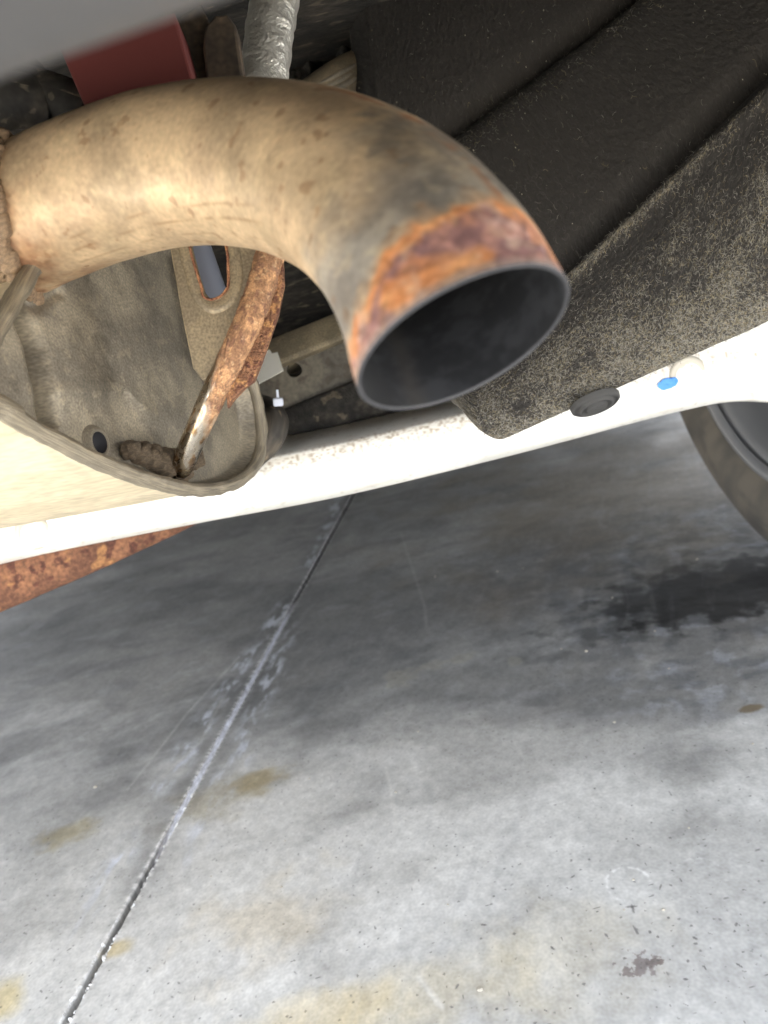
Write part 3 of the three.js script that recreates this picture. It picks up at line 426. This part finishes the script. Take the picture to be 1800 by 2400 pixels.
{ // rubber boot with a white clip beside the silencer
  const b = group('hose_boot', car, 'black rubber hose elbow with a white clip');
  add('hose', sweep(spline([[545, 1110, 0.612], [596, 1062, 0.606], [630, 1028, 0.605], [642, 996, 0.608], [630, 968, 0.63], [600, 950, 0.68]].map((a) => at(...a))), (t) => 0.0118 * (1 - 0.15 * sm(0.7, 1, t)), 60, 28), M({ map: rep(blackTex, 0.2), color: new THREE.Color().setRGB(1.7, 1.6, 1.5), roughness: 0.7 }), b);
  const g = mergeGeometries([new RoundedBoxGeometry(0.008, 0.0065, 0.006, 3, 0.0015), new THREE.CylinderGeometry(0.001, 0.0012, 0.007, 10).toNonIndexed().translate(0, 0.006, 0)].map((k) => (k.index ? k.toNonIndexed() : k)));
  g.rotateZ(-0.2); g.translate(...at(652, 942, 0.60).toArray()); add('clip', g, M({ color: new THREE.Color().setRGB(0.6, 0.63, 0.72), roughness: 0.5 }), b);
}
// grey tie rod seen through the bracket slot
add('tie_rod', sweep(spline([[380, 380, 0.52], [450, 560, 0.515], [512, 740, 0.51], [545, 840, 0.51]].map((a) => at(...a))), () => 0.0105, 30, 24), MAT.grey, car, 'plain grey metal rod behind the bracket slot');
{ // felt lined shield with pressed-in channels
  const sh = group('felt_shield', car, 'black felt underbody shield with two pressed channels');
  const rowsL = [[0, 820, -80, 0.60], [0.33, 885, 400, 0.57], [0.6, 1072, 880, 0.535], [0.68, 1078, 925, 0.52], [0.85, 1086, 990, 0.50], [0.93, 1090, 1046, 0.495], [1, 1106, 1106, 0.50]];
  const rowsR = [[0, 1560, -360, 0.60], [0.33, 1690, -200, 0.56], [0.6, 2080, -120, 0.50], [0.68, 2100, 50, 0.485], [0.85, 2120, 450, 0.47], [0.93, 2140, 570, 0.475], [1, 2150, 640, 0.49]];
  const curve = (rows) => { const c = spline(rows.map((r) => at(r[1], r[2], r[3]))), n = rows.length - 1; return (q) => { let i = 0; while (i < n - 1 && q > rows[i + 1][0]) i++; const f = (q - rows[i][0]) / (rows[i + 1][0] - rows[i][0]); return c.getPoint((i + f) / n); }; };
  const cl = curve(rowsL), cr = curve(rowsR), n = 260, m = 260, P = [];
  for (let r = 0; r <= n; r++) { const q = r / n, a = cl(q), b = cr(q), row = []; for (let c = 0; c <= m; c++) { const w = c / m, t = clamp((q - 0.85) / 0.115), e = 0.075 * (1 - Math.sqrt(1 - t * t)); row.push(a.clone().lerp(b, w + (1 - w) * e)); } P.push(row); }
  const Nn = P.map((row, r) => row.map((p, c) => { const du = P[r][Math.min(m, c + 1)].clone().sub(P[r][Math.max(0, c - 1)]), dv = P[Math.min(n, r + 1)][c].clone().sub(P[Math.max(0, r - 1)][c]); const k = du.cross(dv).normalize(); if (k.dot(CB) < 0) k.negate(); return k; }));
  for (let r = 0; r <= n; r++) for (let c = 0; c <= m; c++) {
    const q = r / n, w = c / m, g = (a, s) => Math.exp(-(((q - a) / s) ** 2));
    let o = -0.014 * g(0.33, 0.022) - 0.006 * sm(0.4, 0.33, q) * sm(0.2, 0.33, q) - 0.016 * g(0.585, 0.022) + 0.005 * g(0.63, 0.02) + 0.0012 * fbm(q * 6, w * 6, 3) + 0.004 * Math.sin(w * 5) * g(0.15, 0.1);
    P[r][c].addScaledVector(Nn[r][c], o).addScaledVector(V(0, 0.35, -0.94), 0.06 * sm(0.95, 1, q) ** 1.5 + 0.05 * sm(0.04, 0, w) ** 1.5);
  }
  // felt: tangled fibres, black where clean, dust-grey fibres and dried mud on the lower roll and along the channel lip
  const S = 2048, cv = document.createElement('canvas'); cv.width = cv.height = S; const x = cv.getContext('2d');
  x.fillStyle = 'rgb(40,37,34)'; x.fillRect(0, 0, S, S);
  for (let i = 0; i < 26000; i++) { const k = 24 + 36 * rnd(); x.strokeStyle = `rgba(${k + 4},${k + 1},${k - 3},0.6)`; x.lineWidth = 1 + rnd() * 1.5; const a = rnd() * S, b = rnd() * S, t = rnd() * 6.28, l = 8 + 14 * rnd(); x.beginPath(); x.moveTo(a, b); x.quadraticCurveTo(a + l * Math.cos(t), b + l * Math.sin(t), a + l * Math.cos(t + 1.2) * 1.3, b + l * Math.sin(t + 1.2) * 1.3); x.stroke(); }
  const dust = (u, q) => { let d = sm(0.62, 0.92, q + 0.05 * fbm(u * 7, q * 7, 3)) * 0.85 + 0.006; d += 0.35 * sm(0.8, 0.95, q) * sm(0.1, 0.6, u); d *= 0.8 + 0.7 * fbm(u * 12, q * 12, 3); d += 0.9 * Math.exp(-(((q - 0.632) / 0.014) ** 2)) * sm(0.8, 0.35, u + 0.1 * fbm(u * 20, q * 5, 2)); d += 0.14 * Math.exp(-(((q - 0.365) / 0.02) ** 2)); return clamp(d); };
  for (let i = 0; i < 230000; i++) {
    const u = rnd(), q = rnd(); if (rnd() > dust(u, q)) continue;
    const k = 84 + 66 * rnd(), w = rnd() < 0.22; x.strokeStyle = w ? `rgba(${k + 14},${k},${k - 34},0.7)` : `rgba(${k + 6},${k + 2},${k - 10},0.6)`; x.lineWidth = 0.7 + rnd() * 1.0;
    const a = u * S, b = (1 - q) * S, t = rnd() * 6.28, l = 5 + 11 * rnd(), e = (rnd() - 0.5) * 3; x.beginPath(); x.moveTo(a, b); x.quadraticCurveTo(a + l * Math.cos(t), b + l * Math.sin(t), a + l * Math.cos(t + e) * 1.4, b + l * Math.sin(t + e) * 1.4); x.stroke();
  }
  for (let i = 0; i < 40000; i++) { const u = rnd(), q = rnd(); if (rnd() > dust(u, q) * 0.9 * sm(0.7, 0.95, q) + 1.0 * Math.exp(-(((q - 0.632) / 0.012) ** 2)) * sm(0.75, 0.3, u)) continue; const k = 118 + 34 * rnd(); x.fillStyle = `rgba(${k},${k - 12},${k - 36},0.3)`; x.beginPath(); x.arc(u * S, (1 - q) * S, 1 + 4 * rnd(), 0, 6.3); x.fill(); }
  for (let i = 0; i < 260; i++) { const u = rnd(), q = rnd() * 0.7; x.fillStyle = 'rgba(190,182,160,0.8)'; x.beginPath(); x.arc(u * S, (1 - q) * S, 0.8 + 2.4 * rnd() ** 3, 0, 6.3); x.fill(); }
  const ft = new THREE.CanvasTexture(cv); ft.colorSpace = THREE.SRGBColorSpace; ft.anisotropy = 8;
  const fm = M({ map: ft, roughness: 1, bumpMap: gtex(1024, 1024, (u, v) => 0.5 + 0.4 * fbm(u * 90, v * 90, 3)), bumpScale: 0.0014 });
  add('felt', grid(P, false, (r, c) => [c / m, r / n]), fm, sh);
  // fine loose hairs standing off the lower roll
  const hair = [], hg = (p, nrm) => { const t = rnd() * 6.28, a = V(1, 0, 0).addScaledVector(nrm, -nrm.x).normalize(), b = nrm.clone().cross(a), d = a.clone().multiplyScalar(Math.cos(t)).addScaledVector(b, Math.sin(t)), l = 0.0012 + 0.0022 * rnd(), sd = nrm.clone().cross(d).multiplyScalar(0.00011), q0 = p.clone(), q1 = p.clone().addScaledVector(d, l * 0.5).addScaledVector(nrm, 0.0007 + 0.0006 * rnd()), q2 = p.clone().addScaledVector(d, l).addScaledVector(nrm, 0.0004 * rnd()); return grid([[q0.clone().sub(sd), q0.clone().add(sd)], [q1.clone().sub(sd), q1.clone().add(sd)], [q2.clone().sub(sd), q2.clone().add(sd)]]); };
  for (let i = 0; i < 30000 && hair.length < 11000; i++) { const r = Math.floor(rnd() * n), c = Math.floor(rnd() * m); if (rnd() > dust(c / m, r / n) * 0.9 + 0.004) continue; const f = rnd(), e = rnd(), p = P[r][c].clone().lerp(P[Math.min(n, r + 1)][c], f).lerp(P[r][Math.min(m, c + 1)], e * 0.5); hair.push(hg(p.addScaledVector(Nn[r][c], 0.0001), Nn[r][c])); }
  const hm = add('loose_fibres', mergeGeometries(hair), M({ color: new THREE.Color().setRGB(0.22, 0.205, 0.175), roughness: 1 }), sh); hm.userData.kind = 'stuff';
  // ribbed push-in fastener on the lower edge
  const fa = new THREE.LatheGeometry([[0.0001, 0.004], [0.0065, 0.004], [0.0072, 0.0022], [0.0088, 0.0022], [0.0095, 0.0036], [0.0112, 0.0034], [0.0119, 0.0014], [0.0134, 0.0014], [0.014, 0.0024], [0.0156, 0.0012], [0.016, -0.0015]].map(([a, b]) => new THREE.Vector2(a, b)), 48);
  fa.applyMatrix4(new THREE.Matrix4().compose(at(1395, 945, 0.488), new THREE.Quaternion().setFromUnitVectors(YY, V(0, -0.82, 0.57).normalize()), V(1, 1, 1)));
  add('fastener', fa, M({ color: new THREE.Color().setRGB(0.055, 0.053, 0.05), roughness: 0.6, bumpMap: rep(dustBump, 0.02), bumpScale: 0.0003 }), sh, 'round ribbed black plastic fastener');
}
{ // wheel
  const wh = group('wheel', car, 'dusty tyre and dark wheel rim'); wh.position.set(0.545, 0.32, -0.80);
  const tp = [[0.205, -0.085], [0.212, -0.098], [0.222, -0.1], [0.24, -0.109], [0.262, -0.113], [0.282, -0.11], [0.300, -0.100], [0.312, -0.085], [0.317, -0.06], [0.3185, -0.045], [0.312, -0.043], [0.312, -0.036], [0.3195, -0.034], [0.32, -0.006], [0.313, -0.004], [0.313, 0.004], [0.32, 0.006], [0.3195, 0.034], [0.312, 0.036], [0.312, 0.043], [0.3185, 0.045], [0.317, 0.06], [0.312, 0.085], [0.300, 0.100], [0.262, 0.113], [0.222, 0.1], [0.205, 0.085]].map(([r, y]) => new THREE.Vector2(r, y));
  const tyreTex = tex(512, 256, (u, v) => { const a = fbm(u * 30, v * 5, 4); return mix(mix([72, 68, 61], [94, 87, 76], sm(-0.5, 0.6, a)), [58, 55, 51], sm(0.1, 0.6, fbm(u * 16 + 4, v * 12, 4)) * 0.6); });
  const tg = new THREE.LatheGeometry(tp, 128); tg.rotateZ(-Math.PI / 2); tg.scale(1, 1, 1); add('tyre', toCreasedNormals(tg, 40 * RAD), M({ map: tyreTex, roughness: 0.9 }), wh);
  const rg = new THREE.LatheGeometry([[0.06, -0.02], [0.12, -0.03], [0.165, -0.04], [0.172, -0.07], [0.185, -0.09], [0.196, -0.094], [0.208, -0.097], [0.213, -0.102], [0.21, -0.106], [0.203, -0.105], [0.197, -0.099]].map(([r, y]) => new THREE.Vector2(r, y)), 96); rg.rotateZ(-Math.PI / 2); add('rim', rg, M({ color: new THREE.Color().setRGB(0.2, 0.2, 0.2), roughness: 0.5, metalness: 0.5 }), wh);
  const dg = new THREE.LatheGeometry([[0.001, -0.05], [0.05, -0.05], [0.055, -0.035], [0.14, -0.034], [0.145, -0.025], [0.001, -0.02]].map(([r, y]) => new THREE.Vector2(r, y)), 64); dg.rotateZ(-Math.PI / 2); add('brake_disc', dg, M({ color: new THREE.Color().setRGB(0.1, 0.095, 0.09), roughness: 0.6, metalness: 0.6 }), wh);
}
{ // parts above the pipe
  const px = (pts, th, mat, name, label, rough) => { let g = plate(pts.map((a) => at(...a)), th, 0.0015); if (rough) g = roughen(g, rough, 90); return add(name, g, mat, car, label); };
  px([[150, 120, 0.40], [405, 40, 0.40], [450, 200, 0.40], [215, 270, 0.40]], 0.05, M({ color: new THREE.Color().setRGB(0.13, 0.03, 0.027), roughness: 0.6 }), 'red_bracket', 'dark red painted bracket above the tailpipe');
  const dk = M({ map: rep(blackTex, 0.2), color: new THREE.Color().setRGB(1.9, 1.55, 1.25), roughness: 0.8 });
  px([[405, 60, 0.43], [470, 20, 0.43], [500, 90, 0.43], [520, 260, 0.43], [440, 260, 0.43]], 0.03, dk, 'mount_plate', 'brown dirty mounting plate beside the red bracket');
  px([[482, 110, 0.42], [488, 68, 0.42], [508, 46, 0.42], [532, 44, 0.42], [548, 66, 0.42], [575, 260, 0.42], [500, 260, 0.42]], 0.012, dk, 'mount_tab', 'round-topped dark steel tab');
  const tube = spline([[665, -120, 0.50], [645, 0, 0.49], [628, 100, 0.48], [612, 260, 0.47]].map((a) => at(...a)));
  const foil = sweep(tube, (t, a) => 0.0148 * (1 + 0.05 * fbm(t * 9, Math.cos(a) * 1.2 + 4, 3) + 0.035 * Math.pow(Math.abs(Math.sin(t * 26 + 0.35 * Math.sin(a + 1) + 0.8 * n2(t * 3, Math.sin(a)))), 6)), 160, 48, CB);
  add('foil_sleeve', foil, M({ color: new THREE.Color().setRGB(0.66, 0.64, 0.59), roughness: 0.4, metalness: 0.6, bumpMap: rep(gtex(512, 512, (u, v) => 0.5 + 0.45 * fbm(u * 20, v * 20, 4)), 0.06), bumpScale: 0.0007 }), car, 'crumpled silver foil sleeve around a pipe');
  // lumpy sealed seam beside the sleeve
  const P = []; for (let r = 0; r <= 90; r++) { const row = []; for (let c = 0; c <= 90; c++) { const x = 640 + 300 * c / 90, y = -120 + 460 * r / 90; row.push(at(x, y, 0.69 - 0.03 * fbm(c / 22, r / 22, 3) - 0.008 * Math.abs(fbm(c / 9, r / 9, 3)))); } P.push(row); }
  add('sealed_seam', grid(P), MAT.black, car, 'lumpy black sealant over the body seam');
  const bush = spline([[700, 265, 0.62], [790, 205, 0.63], [870, 160, 0.65], [930, 120, 0.68]].map((a) => at(...a)));
  add('ribbed_bush', sweep(bush, (t) => 0.017 + 0.0022 * Math.sin(t * 4), 60, 40, CB), M({ map: rep(dustTex, 0.15), color: new THREE.Color().setRGB(0.9, 0.82, 0.7), roughness: 0.8 }), car, 'dusty ribbed rubber bush');
  for (let i = 0; i < 3; i++) { const o = i * 14 - 4; add('bush_rib', sweep(spline([[735 - i * 6, 212 + o * 1.2, 0.608], [800, 176 + o * 1.1, 0.613], [870, 138 + o, 0.632], [920, 110 + o, 0.66]].map((a) => at(...a))), () => 0.0024, 40, 10), M({ map: rep(dustTex, 0.15), roughness: 0.85 }), car); }
  for (const [a, b, r] of [[[-60, 190, 0.42], [220, 260, 0.42], 0.012], [[40, 130, 0.45], [160, 290, 0.44], 0.007], [[-60, 260, 0.40], [90, 240, 0.42], 0.014]]) add('hose_run', sweep(spline([at(...a), at((a[0] + b[0]) / 2, (a[1] + b[1]) / 2 - 12, (a[2] + b[2]) / 2), at(...b)]), () => r, 40, 20), MAT.rubber, car);
}
// ───────────────────────── loose grit on the floor ─────────────────────────
{
  const pm = M({ color: new THREE.Color().setRGB(0.42, 0.38, 0.31), roughness: 0.9 }), pg = roughen(new THREE.IcosahedronGeometry(1, 2), 0.25, 1.7, 2); pg.scale(1, 0.75, 1);
  const list = [[224, 1846, 2.2], [1374, 1528, 1.9], [1316, 1522, 1.2], [980, 1716, 1.3], [1440, 1694, 1.3], [1634, 1312, 1.8], [1435, 1402, 1.2], [1765, 1745, 1.4], [1615, 1942, 1.2], [1555, 2134, 1.3], [1126, 2322, 1.8], [928, 1858, 1.2], [725, 1826, 1.1], [1166, 1340, 1.6], [1226, 1333, 1.2], [1535, 1480, 1.2], [1568, 1568, 1.2], [1020, 1352, 1.4], [1050, 2121, 1.0], [668, 1972, 0.9], [495, 2055, 0.9], [660, 2080, 1.0], [1485, 2063, 1.0], [1463, 2134, 1.0]];
  let first;
  for (const [x, y, r] of list) {
    const m = first ? first.clone() : new THREE.Mesh(pg, pm); first ??= m; m.name = numbered('pebble'); const p = ground(x, y); m.position.set(p.x, r * 0.0006, p.z); m.scale.set(r * 0.00085 * (0.8 + 0.5 * rnd()), r * 0.0007, r * 0.00085 * (0.8 + 0.5 * rnd())); m.rotation.y = rnd() * 6; m.castShadow = m.receiveShadow = true;
    m.userData = { label: 'tiny pale pebble lying loose on the concrete floor', category: 'pebble', group: 'loose grit on the concrete' }; scene.add(m);
  }
}
renderer.render(scene, camera);
